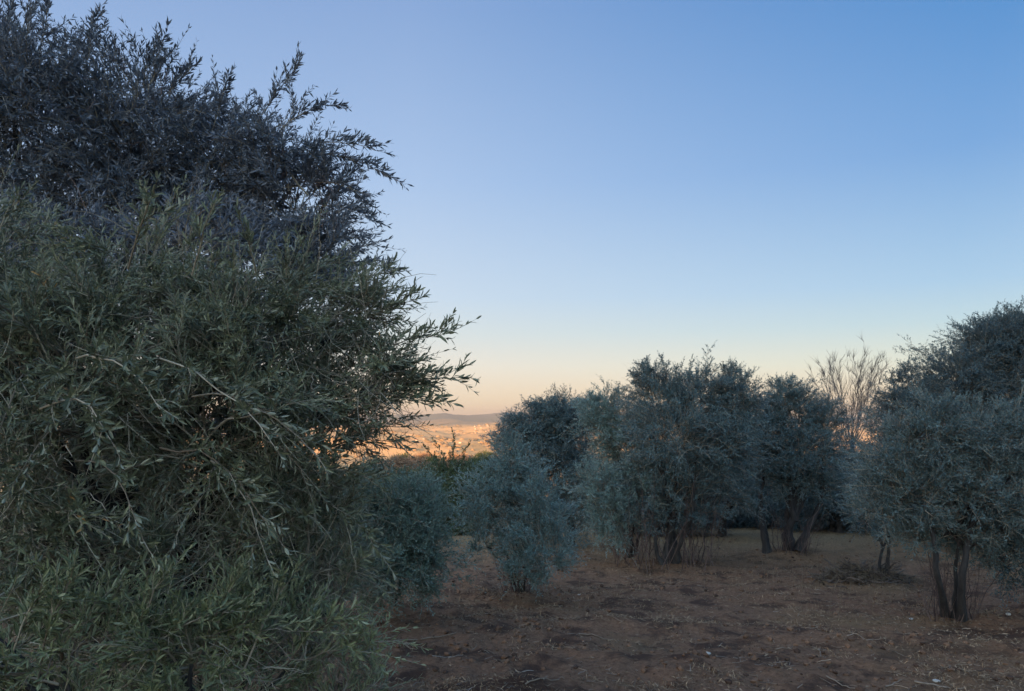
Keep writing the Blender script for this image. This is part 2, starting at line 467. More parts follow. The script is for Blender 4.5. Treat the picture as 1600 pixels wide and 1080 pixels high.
def shoots(geo_leaf, B, rng, m, pairs, slen, leaf, fine, up=.35, keep=1.0, lw=.19, spread=.75, tmin=.15, mat=0, stem_mat=1, stems=True, clump_tint=.5, loose=.14):
    """leafy shoots along boughs B (M,K,3)"""
    M = len(B)
    t = tmin + (1 - tmin) * (np.arange(m)[None] + rng.random((M, m))) / m
    t = np.clip(t, 0, 1)
    O, T = on_poly(B, t)
    a, b = frame_of(T)
    th = rng.random((M, m, 1)) * 2 * np.pi
    sidev = a * np.cos(th) + b * np.sin(th)
    D = unit(T + sidev * spread * rng.uniform(.5, 1.3, (M, m, 1)) + np.array([0, 0, up]))
    D[:, -1] = unit(T[:, -1] + np.array([0, 0, up * .4]))
    ctint = rng.random((M, 1, 1)) * np.ones((M, m, 1))
    O = O.reshape(-1, 3); D = D.reshape(-1, 3); ct = ctint.reshape(-1)
    if keep < 1:
        k = rng.random(len(O)) < keep; O, D, ct = O[k], D[k], ct[k]
    N = len(O)
    Ls = slen * rng.uniform(.55, 1.25, N)
    bendv = rand_dirs(rng, N) * .22 + np.array([0, 0, -.12])
    tt = np.linspace(0, 1, 4)[None, :, None]
    SPl = O[:, None] + Ls[:, None, None] * (D[:, None] * tt + bendv[:, None] * tt ** 2)
    if stems:
        tubes(geo_leaf, SPl, np.array([1.0, .85, .65, .3])[None] * .0016 * np.ones((N, 1)), 3, stem_mat, rng.random(N))
    # decussate leaf pairs
    tp = ((np.arange(pairs) + .5) / pairs)[None, :] + rng.normal(0, .02, (N, pairs))
    tp = np.clip(tp, 0.02, 1)
    LO, LT = on_poly(SPl, tp)
    A, Bv = frame_of(LT)
    ph = (np.arange(pairs)[None] * (np.pi / 2)) + rng.random((N, 1)) * np.pi + rng.normal(0, .3, (N, pairs))
    sv = A * np.cos(ph)[..., None] + Bv * np.sin(ph)[..., None]
    for sgn in (1, -1):
        s = sv * sgn
        ang = np.radians(rng.normal(46, 13, (N, pairs)) - 14 * tp)[..., None]
        LD = unit(LT * np.cos(ang) + s * np.sin(ang) + rng.normal(0, loose, (N, pairs, 3)) + np.array([0, 0, .06]))
        U = unit(LT * np.sin(ang) - s * np.cos(ang) + rng.normal(0, .25, (N, pairs, 3)))
        Lf = leaf * rng.uniform(.6, 1.15, (N, pairs)) * (1 - .35 * tp ** 3)
        k = rng.random((N, pairs)) < .93
        tint = np.clip(clump_tint * ct[:, None] + (1 - clump_tint) * rng.random((N, pairs)), 0, 1)
        leaves(geo_leaf, LO[k], LD[k], Lf[k], Lf[k] * lw * rng.uniform(.8, 1.2, k.sum()), U[k], rng, fine, mat, tint[k])

def lobe_boughs(rng, c, r, n, up=.25, sag=.25, squash=1.0, inner=.35, rough=.22, lumps=9):
    """boughs from inside an ellipsoid lobe to its uneven surface"""
    d = rand_dirs(rng, n)
    d[:, 2] += up; d = unit(d)
    # uneven radius from a few random lumps
    lum = rand_dirs(rng, lumps); amp = rng.uniform(-1, 1, lumps)
    rad = 1 + rough * np.sum(np.exp(-(1 - d @ lum.T) * (7 if lumps < 12 else 16)) * amp, 1) + rng.normal(0, .09, n) + (0 if lumps < 12 else 1) * .16 * rng.exponential(.6, n)
    P1 = c + d * r * rad[:, None]
    d0 = unit(d + rng.normal(0, .5, (n, 3)))
    P0 = c + d0 * r * (inner * rng.uniform(.3, 1.6, n))[:, None]
    P0[:, 2] -= .12 * r[2]
    return P0, P1

TREES = []
def tree(name, label, base, lobes, leafmat, seed, cat='olive tree', group='olive trees of the grove', leaf=.062, fine=False, dens=1.0,
         stems=3, trunk_r=.07, spread=.25, m=9, pairs=8, slen=.26, up=.3, wide=None, sprays=(), suckers=0, sucker_h=1.0, sucker_r=.5, bark=None,
         lw=.2, dry=0, crown_name='crown', stemtubes=True, fork=.45, tint=.5, rough=.22, extra_stems=(), lean=None):
    """lobes: (px, py, D, rx_px, ry_px, weight[, depth radius m]); base: world point"""
    rng = np.random.default_rng(seed); lumps = 9; loose = .14
    root = empty(name, base, label, cat, group)
    root.location = base
    if not fine and wide is None and leaf < .08:      # distant olives: short upright shoots with small broad leaves
        leaf *= .80; lw = .27; slen *= .60; m = int(m * 1.8); pairs = 6; up = max(up, .7); wide = 1.25; rough = .36; lumps = 26; loose = .38
    wide = wide or .75
    LG = Geo(); BG = Geo(); TG = Geo()
    cs, rs = [], []
    for lb in lobes:
        px, py, D, rx, ry, wgt = lb[:6]
        c = at(px, py, D); k = D / F_PX
        r = np.array([rx * k, lb[6] if len(lb) > 6 else .5 * (rx + ry) * k, ry * k])
        cs.append(c); rs.append(r)
        area = (r[0] * r[2] + r[0] * r[1] + r[1] * r[2]) / 3 * 4 * math.pi
        n = max(8, int(area * (16 if fine else 22) * wgt * dens))
        P0, P1 = lobe_boughs(rng, c, r, n, rough=rough, lumps=lumps)
        sg = rng.normal(.22, .15, n)
        B = bend(P0, P1, rng, sg)
        rb = np.linspace(1, .25, 7)[None] * rng.uniform(.003, .006, (n, 1))
        tubes(BG, B, rb, 4, 0, rng.random(n))
        shoots(LG, B, rng, m, pairs, slen, leaf, fine, up=up, lw=lw, stems=stemtubes, clump_tint=tint, spread=wide, loose=loose)
    for sp in sprays:
        (x0, y0, D0), (x1, y1, D1) = sp[0], sp[1]
        arch = sp[2] if len(sp) > 2 else .2
        P0 = at(x0, y0, D0)[None]; P1 = at(x1, y1, D1)[None]
        B = bend(P0, P1, rng, np.array([arch]), K=7, wob=.03)
        tubes(BG, B, np.linspace(.0042, .0012, 7)[None], 5, 0, rng.random(1))
        Lb = float(np.linalg.norm(P1 - P0))
        mm = max(5, int(Lb * (sp[3] if len(sp) > 3 else 30)))
        shoots(LG, B, rng, int(mm * 1.2), 6, slen * .62, leaf * 1.2, fine, up=.45, lw=lw * 1.1, spread=.6, tmin=.2, stems=True, clump_tint=tint)
    # limbs from the base to each lobe
    base = np.asarray(base, float)
    tips = [c - np.array([0, 0, .1 * r[2]]) for c, r in zip(cs, rs)]
    big = sorted(range(len(tips)), key=lambda i: -rs[i][0] * rs[i][2])
    for s_i in range(stems):
        tip = tips[big[s_i % len(tips)]] + rng.normal(0, .08, 3)
        off = rng.normal(0, 1, 2); off = off / np.linalg.norm(off) * trunk_r * (1.1 if stems > 1 else 0) * rng.uniform(.6, 1.6)
        b0 = base + np.array([off[0], off[1], -.12])
        mid = b0 + (tip - b0) * np.array([fork * .55, fork * .55, fork]) + rng.normal(0, spread * .25, 3) * np.array([1, 1, .2])
        P = np.stack([b0, b0 * .6 + mid * .4 + rng.normal(0, .03, 3), mid, mid * .5 + tip * .5 + rng.normal(0, .06, 3), tip])
        # smooth the stem
        tt = np.linspace(0, 4, 15); P = np.stack([np.interp(tt, range(5), P[:, k]) for k in range(3)], -1)
        for _ in range(2): P[1:-1] = .25 * P[:-2] + .5 * P[1:-1] + .25 * P[2:]
        P[1:-1] += rng.normal(0, trunk_r * .16, (13, 3))
        R = trunk_r * rng.uniform(.55, 1.0) * np.interp(np.linspace(0, 1, 15), [0, .06, .15, .5, 1], [1.7, 1.25, 1, .7, .15])
        R = R * rng.uniform(.88, 1.14, 15)
        tubes(TG, P[None], R[None], 8)
    for (pts, r0) in extra_stems:
        P = np.array(pts, float); tt = np.linspace(0, len(P) - 1, 16)
        P = np.stack([np.interp(tt, range(len(P)), P[:, k]) for k in range(3)], -1)
        for _ in range(2): P[1:-1] = .25 * P[:-2] + .5 * P[1:-1] + .25 * P[2:]
        P[1:-1] += rng.normal(0, r0 * .2, (14, 3))
        R = r0 * np.interp(np.linspace(0, 1, 16), [0, .08, .25, 1], [1.7, 1.2, 1, .35]) * rng.uniform(.88, 1.12, 16)
        tubes(TG, P[None], R[None], 8)
    # limbs to the remaining lobes
    for i in range(len(tips)):
        j = big[0] if i != big[0] else (big[1] if len(big) > 1 else None)
        if j is None: continue
        s0 = base + (tips[j] - base) * fork * np.array([.6, .6, 1])
        B = bend(s0[None], tips[i][None], rng, np.array([.1]), K=9, wob=.04)
        tubes(TG, B, (np.linspace(trunk_r * .5, .008, 9))[None], 6)
    # bare suckers round the base
    if suckers:
        a = rng.random(suckers) * 2 * np.pi; q = sucker_r * np.sqrt(rng.random(suckers))
        P0 = np.stack([base[0] + q * np.cos(a) * 1.0, base[1] + q * np.sin(a) * .7, np.zeros(suckers)], -1)
        P0[:, 2] = ground_z(P0[:, 0], P0[:, 1]) - .02
        hh = sucker_h * rng.uniform(.35, 1.2, suckers)
        P1 = P0 + np.stack([np.cos(a) * hh * .12 + rng.normal(0, .22, suckers) * hh, np.sin(a) * hh * .15 + rng.normal(0, .2, suckers) * hh, hh], -1)
        B = bend(P0, P1, rng, rng.normal(0, .04, suckers), wob=.05)
        SG = Geo()
        tubes(SG, B, np.linspace(1, .3, 7)[None] * rng.uniform(.003, .009, (suckers, 1)), 4, 0, rng.random(suckers))
        # side twigs
        t = rng.uniform(.3, .95, (suckers, 4)); O, T = on_poly(B, t); O = O.reshape(-1, 3); T = T.reshape(-1, 3)
        Dv = unit(T + rand_dirs(rng, len(O)) * .7); ln = rng.uniform(.08, .35, len(O))[:, None]
        B2 = bend(O, O + Dv * ln, rng, rng.normal(0, .1, len(O)), K=4)
        tubes(SG, B2, np.linspace(1, .4, 4)[None] * .0022 * np.ones((len(O), 1)), 3, 0, rng.random(len(O)))
        o = SG.build('suckers', M_SUCKER, root); o.location = -base
    # dry bare twiglets among the leaves
    if dry:
        ii = rng.integers(0, len(cs), dry)
        c = np.array(cs)[ii]; r = np.array(rs)[ii]
        d = rand_dirs(rng, dry)
        P0 = c + d * r * rng.uniform(.55, .9, (dry, 1)); D_ = unit(d * .5 + rand_dirs(rng, dry) * 1.0 - [0, 0, .2])
        B = bend(P0, P0 + D_ * rng.uniform(.10, .38, (dry, 1)), rng, rng.normal(-.1, .2, dry), K=6, wob=.06)
        tubes(BG, B, np.linspace(1, .35, 6)[None] * rng.uniform(.0010, .0022, (dry, 1)), 3, int(not fine), rng.random(dry))
    o = TG.build('trunk', bark or M_BARK, root, smooth=True); o.location = -base
    o = BG.build('branches', [M_TWIG, M_TWIG_DRY], root); o.location = -base
    o = LG.build(crown_name, [leafmat, M_TWIG], root); o.location = -base
    return root

# ---- the two big ones on the left
tree('olive_tree', 'large bushy green olive tree filling the left foreground, with pale bare twigs',
     gp(-1.55, 3.9),
     [(215, 430, 3.5, 110, 115, .6), (40, 540, 3.5, 150, 110, .7), (350, 510, 3.5, 120, 105, .6), (200, 530, 3.5, 160, 110, .8), (440, 520, 3.6, 140, 130, 1.0),
      (585, 600, 3.5, 50, 50, .7, .25), (560, 500, 3.6, 50, 45, .6, .25), (120, 610, 3.3, 240, 180, 1.0), (350, 640, 3.4, 210, 170, 1.0), (500, 680, 3.6, 105, 120, 1.0),
      (460, 840, 3.4, 110, 120, 1.1), (40, 760, 3.0, 150, 130, .9), (510, 950, 3.4, 70, 90, 1.0),
      (-120, 560, 3.4, 200, 320, .8), (330, 760, 3.5, 120, 90, .8),
      (110, 850, 3.1, 120, 60, .7, .3), (290, 870, 3.2, 120, 55, .7, .3), (180, 840, 3.95, 150, 80, .45), (120, 820, 4.6, 200, 120, .8), (380, 880, 4.5, 190, 120, .8), (250, 980, 4.6, 260, 120, .7)],
     M_LEAF_NEAR, 11, fine=True, leaf=.046, dens=1.45, trunk_r=.09, stems=4, bark=M_BARK_DARK, m=11, pairs=9, slen=.20, dry=2600, up=.15,
     sprays=[((520, 600, 3.5), (702, 520, 3.4), .15), ((540, 640, 3.5), (718, 590, 3.4), .12), ((500, 640, 3.5), (684, 628, 3.4), .1),
             ((500, 560, 3.6), (648, 470, 3.5), .2), ((500, 700, 3.5), (615, 690, 3.4), .1), ((470, 560, 3.6), (620, 560, 3.4), .2),
             ((520, 620, 3.6), (660, 600, 3.5), .1), ((450, 500, 3.6), (612, 425, 3.7), .2), ((490, 780, 3.4), (590, 860, 3.3), .2),
             ((490, 740, 3.4), (590, 760, 3.3), .2), ((480, 900, 3.4), (575, 900, 3.3), .2), ((520, 960, 3.3), (560, 880, 3.2), .2),
             ((120, 560, 2.9), (250, 640, 2.4), .2, 18), ((60, 640, 2.8), (180, 700, 2.3), .2, 18), ((250, 560, 3.0), (430, 700, 2.6), .1, 16),
             ((200, 420, 3.0), (240, 300, 2.8), .1, 18), ((300, 430, 3.1), (330, 330, 2.9), .1, 18), ((400, 430, 3.2), (380, 360, 3.0), .1, 18),
             ((250, 700, 3.0), (440, 850, 2.7), .3, 14), ((120, 720, 2.9), (230, 860, 2.6), .3, 14), ((330, 720, 3.1), (420, 880, 2.8), .25, 14),
             ((150, 640, 3.0), (20, 760, 2.6), .3, 14), ((300, 620, 3.0), (500, 720, 2.8), .3, 14), ((60, 560, 3.0), (-10, 700, 2.6), .3, 14)])
tree('olive_shrub', 'low clump of upright green olive shoots in the bottom left corner',
     gp(-1.15, 2.95),
     [(100, 1040, 2.7, 170, 90, .9, .35), (300, 1030, 2.8, 140, 80, .9, .35), (450, 1030, 3.0, 110, 80, .9, .35), (-60, 980, 2.6, 140, 120, .8, .35),
      (230, 1160, 2.7, 330, 70, .7, .35), (520, 1100, 3.2, 90, 60, .9, .3), (420, 950, 3.2, 110, 60, .6, .3), (130, 950, 2.9, 140, 50, .6, .3)],
     M_LEAF_FRESH, 12, cat='olive shrub', fine=True, leaf=.044, dens=1.3, trunk_r=.03, stems=5, m=10, pairs=9, slen=.20, up=.6, dry=250,
     sprays=[((170, 1060, 2.7), (262, 900, 2.6), .1), ((300, 1050, 2.8), (370, 905, 2.7), .1), ((380, 1050, 2.8), (450, 910, 2.8), .1),
             ((60, 1060, 2.6), (110, 905, 2.5), .1), ((200, 1050, 2.7), (330, 960, 2.6), .2), ((430, 1060, 2.9), (540, 960, 2.9), .2),
             ((10, 1040, 2.6), (60, 930, 2.5), .1)])
tree('olive_tree', 'tall dark purplish olive tree rising above and behind the bushy green one',
     gp(-3.4, 6.3),
     [(60, 200, 5.3, 150, 150, 1.0), (210, 220, 5.4, 150, 140, 1.0), (330, 270, 5.4, 130, 110, 1.0), (420, 250, 5.3, 85, 100, .6),
      (470, 330, 5.3, 95, 90, .8), (515, 295, 5.2, 55, 60, .55), (505, 400, 5.1, 65, 65, .8), (430, 420, 5.3, 110, 90, .9), (200, 360, 5.6, 230, 140, 1.0), (-60, 330, 5.4, 160, 240, 1.0),
      (20, 100, 5.2, 90, 90, .7), (500, 480, 5.0, 90, 80, .8), (300, 400, 4.4, 120, 80, .6, .35), (90, 400, 4.4, 140, 80, .6, .35), (-40, 620, 5.8, 200, 160, .5), (250, 620, 6.0, 250, 170, .5)],
     M_LEAF_TALL, 13, fine=False, leaf=.055, trunk_r=.12, stems=3, m=11, pairs=9, slen=.22, dry=500, wide=.9, up=.35, lw=.24, dens=.85,
     sprays=[((400, 260, 5.2), (608, 276, 5.0), .25), ((400, 200, 5.2), (462, 105, 5.1), .15), ((330, 210, 5.2), (355, 125, 5.1), .1),
             ((200, 150, 5.2), (255, 62, 5.1), .1), ((130, 120, 5.2), (150, 25, 5.1), .1), ((60, 90, 5.1), (80, -10, 5.0), .1),
             ((440, 200, 5.2), (520, 165, 5.1), .2), ((450, 240, 5.2), (585, 235, 5.1), .2), ((460, 330, 5.2), (582, 345, 5.1), .2),
             ((460, 400, 5.2), (560, 372, 5.1), .2), ((250, 160, 5.2), (300, 110, 5.1), .1), ((0, 100, 5.1), (20, 0, 5.0), .1),
             ((420, 300, 5.2), (560, 300, 5.1), .2), ((470, 430, 5.2), (610, 420, 5.0), .2)])

# ---- mid grove, left to right
tree('olive_bush', 'rounded dark teal olive bush on the ground just right of the big bushy olive tree',
     on_ground(615, 945),
     [(600, 818, 8.8, 80, 78, 1.3), (645, 845, 8.8, 60, 78, 1.3), (590, 890, 8.5, 75, 65, 1.4), (560, 800, 9, 60, 60, 1), (658, 790, 9.4, 42, 45, 1.1), (650, 890, 8.7, 48, 50, 1.2), (560, 860, 8.6, 60, 90, 1.2)],
     M_LEAF_BUSH, 21, cat='olive bush', group=None, leaf=.06, trunk_r=.03, stems=4, m=8, pairs=8, up=.6)
tree('leafy_shrub', 'loose green shrub with thin upright tips, between the teal and the silvery bush',
     gp(-2.1, 22.0),
     [(700, 762, 22, 42, 38, .9), (680, 800, 22, 42, 50, 1.1), (715, 800, 21.5, 38, 60, 1.1), (635, 765, 22.5, 36, 25, 1.0), (738, 775, 21.5, 30, 40, 1)],
     M_LEAF_GREEN, 22, cat='shrub', group=None, leaf=.085, lw=.4, trunk_r=.03, stems=4, m=7, pairs=6, slen=.35, up=.7,
     sprays=[((700, 740, 22), (680, 692, 22), .1, 8), ((705, 740, 22), (708, 682, 22), .1, 8), ((720, 740, 22), (732, 696, 22), .1, 8), ((690, 740, 22), (664, 700, 22), .1, 8)])
tree('olive_bush', 'silvery young olive bush standing alone in the middle, two rounded lobes and a pointed top',
     on_ground(815, 925),
     [(795, 728, 10.4, 32, 36, 1.2), (765, 790, 10.4, 56, 56, 1.1), (835, 790, 10.2, 45, 50, 1.1), (850, 850, 10.0, 56, 62, 1.2), (760, 850, 10.4, 42, 45, .8), (820, 890, 10.0, 40, 32, .9),
      (795, 770, 10.6, 50, 50, 1.1)],
     M_LEAF_MID, 23, cat='olive bush', group=None, leaf=.055, trunk_r=.025, stems=5, m=8, pairs=8, up=.5, suckers=30, sucker_h=.6, sucker_r=.3,
     sprays=[((790, 740, 10.4), (792, 680, 10.4), .1, 14), ((800, 740, 10.4), (815, 700, 10.4), .1, 14), ((870, 830, 10), (900, 790, 10), .1, 14)])
tree('olive_tree', 'dark blue-green olive tree behind the silvery bush, its low dome sloping down to the left',
     gp(1.3, 17.5),
     [(840, 690, 17.5, 60, 55, 1.2), (885, 670, 17.5, 48, 52, 1.2), (810, 690, 17.3, 32, 42, .9), (880, 740, 17.3, 75, 60, 1.1), (900, 800, 17.2, 50, 60, .9), (855, 645, 17.5, 35, 25, .9)],
     M_LEAF_DARK, 24, leaf=.07, trunk_r=.08, stems=3, m=8, pairs=7, slen=.3)
tree('olive_tree', 'pale grey-green olive tree leaning against the widest crown, left of its bare suckers',
     on_ground(985, 872),
     [(950, 665, 14.6, 52, 52, 1.2), (985, 700, 14.4, 62, 55, 1.2), (940, 770, 13.8, 44, 42, 1.1), (955, 815, 13.8, 40, 50, .9), (925, 640, 14.8, 25, 22, 1), (1000, 770, 14, 50, 50, .8)],
     M_LEAF_MID, 25, leaf=.062, trunk_r=.06, stems=3, m=8, pairs=8, suckers=40, sucker_h=1.2, sucker_r=.5)
tree('olive_tree', 'widest olive tree at the centre right, broad crown over a thicket of bare upright suckers',
     on_ground(1045, 880),
     [(1030, 625, 13.8, 58, 52, 1.2), (1090, 630, 13.8, 58, 52, 1.2), (1145, 640, 13.8, 45, 55, 1.2), (1060, 690, 13.4, 88, 58, 1.1), (1130, 700, 13.6, 60, 55, 1.1), (1050, 765, 13.8, 85, 45, .8), (1000, 815, 13.6, 45, 35, .35), (1090, 800, 13.8, 50, 35, .4), (1130, 770, 14.2, 50, 40, .6),
      (1010, 590, 13.8, 25, 20, 1), (1140, 600, 13.8, 22, 28, 1)],
     M_LEAF_DARK, 26, leaf=.062, trunk_r=.07, stems=4, m=8, pairs=8, suckers=85, sucker_h=1.5, sucker_r=.95, dry=900, spread=.9,
     sprays=[((1140, 620, 13.8), (1142, 572, 13.8), .1, 14), ((1000, 620, 13.8), (985, 580, 13.8), .1, 14), ((1075, 600, 13.8), (1082, 568, 13.8), .1, 14), ((1160, 620, 13.8), (1190, 605, 13.8), .1, 14)])
tree('olive_tree', 'slender twin-trunked olive tree in shade seen behind the right side of the widest crown',
     on_ground(1130, 838),
     [(1110, 720, 19, 60, 60, 1.0), (1170, 730, 19, 55, 60, 1.0), (1150, 680, 19, 50, 45, 1)],
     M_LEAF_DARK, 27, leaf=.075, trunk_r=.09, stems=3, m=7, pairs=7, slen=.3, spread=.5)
b = on_ground(1240, 862); b2 = on_ground(1197, 862)
tree('olive_tree', 'olive tree with one thick crooked and one thin trunk on a low mound',
     b,
     [(1240, 650, 15.2, 55, 45, 1.2), (1285, 680, 15.2, 45, 50, 1.0), (1210, 690, 15.2, 40, 50, 1.1), (1250, 720, 15.0, 75, 50, 1.1), (1270, 760, 15.2, 55, 35, .8), (1215, 750, 15.2, 40, 35, .7), (1230, 615, 15.2, 32, 22, 1.0)],
     M_LEAF_DARK, 28, leaf=.064, trunk_r=.14, stems=2, m=8, pairs=8, suckers=40, sucker_h=.9, sucker_r=.4, dry=160, bark=M_BARK_DARK, fork=.35,
     extra_stems=[([b2 - [0, 0, .1], at(1193, 820, b2[1]), at(1186, 780, b2[1]), at(1200, 720, b2[1])], .07),
                  ([b + [.1, 0, 0], at(1262, 825, b[1]), at(1278, 800, b[1]), at(1285, 770, b[1]), at(1280, 700, b[1])], .07)],
     sprays=[((1235, 640, 15.2), (1232, 600, 15.2), .1, 12), ((1260, 640, 15.2), (1265, 612, 15.2), .1, 12), ((1205, 670, 15.2), (1200, 618, 15.2), .1, 12)])
tree('olive_tree', 'small olive tree with a thin leaning double stem, standing in the pile of cut branches',
     on_ground(1372, 903),
     [(1375, 770, 11.8, 48, 40, 1.1), (1350, 810, 11.8, 32, 28, .9), (1400, 800, 11.8, 40, 35, .9)],
     M_LEAF_DARK, 29, leaf=.058, trunk_r=.045, stems=2, m=8, pairs=8, bark=M_BARK_DARK)
tree('olive_tree', 'broad silvery olive tree in the right foreground on dark slanting stems',
     on_ground(1487, 965),
     [(1400, 710, 8.8, 62, 58, 1.1), (1470, 690, 8.6, 60, 60, 1.1), (1540, 700, 8.6, 75, 60, 1.1), (1610, 700, 8.6, 60, 70, 1.1), (1440, 770, 8.6, 85, 55, 1.0),
      (1540, 780, 8.5, 90, 60, 1.0), (1370, 800, 8.8, 35, 40, .7), (1480, 830, 8.8, 85, 45, .9), (1410, 770, 8.8, 50, 50, .8), (1570, 840, 8.8, 70, 50, .9)],
     M_LEAF_RIGHT, 30, leaf=.056, trunk_r=.045, stems=1, m=9, pairs=8, dry=300, suckers=45, sucker_h=.8, sucker_r=.3, fork=.6,
     extra_stems=[([on_ground(1478, 962) - [0, 0, .1], at(1466, 900, 8.5), at(1458, 850, 8.5), at(1450, 780, 8.6), at(1430, 720, 8.6)], .034),
                  ([on_ground(1500, 968) - [0, 0, .1], at(1502, 900, 8.5), at(1512, 850, 8.5), at(1530, 780, 8.6), at(1560, 720, 8.6)], .04)], bark=M_BARK_DARK,
     sprays=[((1480, 660, 8.6), (1483, 612, 8.6), .1, 18), ((1460, 660, 8.6), (1445, 622, 8.6), .1, 18), ((1590, 660, 8.6), (1600, 600, 8.6), .1, 18),
             ((1520, 660, 8.6), (1530, 630, 8.6), .1, 18), ((1350, 800, 8.8), (1320, 790, 8.8), .1, 18)])
tree('olive_bush', 'dark olive bush at the right edge of the picture, below the broad silvery crown',
     on_ground(1640, 945),
     [(1610, 830, 8.9, 75, 70, 1.1), (1680, 800, 8.9, 90, 90, 1), (1590, 880, 8.9, 50, 50, 1)],
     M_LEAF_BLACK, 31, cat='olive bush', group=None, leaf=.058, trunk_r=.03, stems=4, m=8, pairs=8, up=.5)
tree('olive_tree', 'tallest dark olive tree at the right edge, a high dense mound above the silvery crown',
     gp(11.3, 16.5),
     [(1548, 550, 16.5, 60, 54, 1.3), (1605, 545, 16.5, 65, 62, 1.3), (1500, 612, 16.3, 68, 58, 1.3), (1590, 620, 16.3, 90, 80, 1.1), (1430, 650, 16.2, 70, 50, 1.1),
      (1680, 620, 16.5, 80, 100, 1), (1440, 720, 16.2, 90, 70, 1), (1560, 740, 16, 120, 90, .9), (1420, 600, 16.4, 32, 22, .6)],
     M_LEAF_BLACK, 32, leaf=.072, trunk_r=.14, stems=4, m=8, pairs=8, slen=.3,
     sprays=[((1430, 620, 16.4), (1420, 562, 16.4), .1, 12), ((1440, 620, 16.4), (1452, 560, 16.4), .1, 12), ((1550, 540, 16.5), (1558, 480, 16.5), .1, 12),
             ((1500, 590, 16.5), (1482, 535, 16.5), .1, 12), ((1590, 530, 16.5), (1592, 485, 16.5), .1, 12), ((1400, 630, 16.4), (1395, 580, 16.4), .1, 12)])
# further olives seen dark in the gaps
for i, (px, D, py, r, lab) in enumerate([
        (1300, 21.5, 740, 52, 'shaded olive tree deep in the grove, directly below the bare tree'),
        (1200, 23, 745, 50, 'shaded olive tree deep in the grove, between crooked trunks and the widest crown'),
        (1380, 22.5, 745, 55, 'shaded olive tree deep in the grove, behind the leaning double stem'),
        (1020, 21, 745, 60, 'shaded olive tree deep in the grove, seen through the bare suckers'),
        (1470, 23, 745, 60, 'shaded olive tree deep in the grove, behind the broad silvery crown'),
        (1090, 24, 750, 55, 'shaded olive tree deep in the grove, farthest back behind the suckers')]):
    X = (px - 800) / F_PX * D
    tree('olive_tree', lab, gp(X, D),
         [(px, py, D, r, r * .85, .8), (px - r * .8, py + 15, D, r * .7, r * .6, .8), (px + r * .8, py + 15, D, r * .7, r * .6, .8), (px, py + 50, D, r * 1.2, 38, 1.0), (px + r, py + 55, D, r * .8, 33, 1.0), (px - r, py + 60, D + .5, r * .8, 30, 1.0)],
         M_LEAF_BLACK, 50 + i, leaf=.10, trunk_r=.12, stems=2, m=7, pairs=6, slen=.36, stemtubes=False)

# ---- the bare tree
def bare_tree(label, base, top_px, D, seed):
    rng = np.random.default_rng(seed)
    root = empty('bare_tree', base, label, 'bare tree'); root.location = base
    TG = Geo(); BG = Geo()
    c = at(1340, 700, D)
    trunk = bend(base[None] - [0, 0, .1], at(1332, 680, D)[None], rng, np.array([0.0]), K=12, wob=.02)
    tubes(TG, trunk, np.linspace(.09, .05, 12)[None], 8)
    n = 26
    t = rng.uniform(.55, 1, (1, n)); O, T = on_poly(trunk, t); O = O[0]
    tipx = np.linspace(1268, 1400, n) + rng.normal(0, 6, n); tipy = 556 + 30 * np.abs((tipx - 1335) / 55) ** 2 * .6 + rng.normal(0, 10, n)
    P1 = np.stack([at(a_, b_, D + rng.normal(0, .9)) for a_, b_ in zip(tipx, tipy)])
    B = bend(O, P1, rng, rng.normal(-.02, .03, n), K=10, wob=.035)
    tubes(BG, B, np.linspace(1, .22, 10)[None] * rng.uniform(.008, .015, (n, 1)), 5, 0, rng.random(n))
    m = 12
    t = np.tile(np.linspace(.3, .97, m), (n, 1)) + rng.normal(0, .02, (n, m)); O, T = on_poly(B, np.clip(t, 0, 1))
    O = O.reshape(-1, 3); T = T.reshape(-1, 3); L = (.9 * rng.uniform(.4, 1.1, len(O)) * (1.15 - np.tile(np.linspace(.3, .97, m), n)))[:, None]
    D2 = unit(T + rand_dirs(rng, len(O)) * .55 + [0, 0, .25])
    B2 = bend(O, O + D2 * L, rng, rng.normal(-.05, .05, len(O)), K=6, wob=.05)
    tubes(BG, B2, np.linspace(1, .35, 6)[None] * .0048 * np.ones((len(O), 1)), 4, 0, rng.random(len(O)))
    t = rng.uniform(.2, .95, (len(B2), 7)); O, T = on_poly(B2, t); O = O.reshape(-1, 3); T = T.reshape(-1, 3)
    D3 = unit(T + rand_dirs(rng, len(O)) * .6 + [0, 0, .2])
    B3 = bend(O, O + D3 * rng.uniform(.1, .35, (len(O), 1)), rng, rng.normal(0, .05, len(O)), K=4)
    tubes(BG, B3, np.linspace(1, .4, 4)[None] * .0034 * np.ones((len(O), 1)), 3, 0, rng.random(len(O)))
    o = TG.build('trunk', M_BARK, root, smooth=True); o.location = -base
    o = BG.build('branches', M_BARE, root); o.location = -base
bare_tree('leafless tree with a fan of thin upright twigs against the peach sky', gp((1332 - 800) / F_PX * 22, 22.0), None, 22.0, 61)

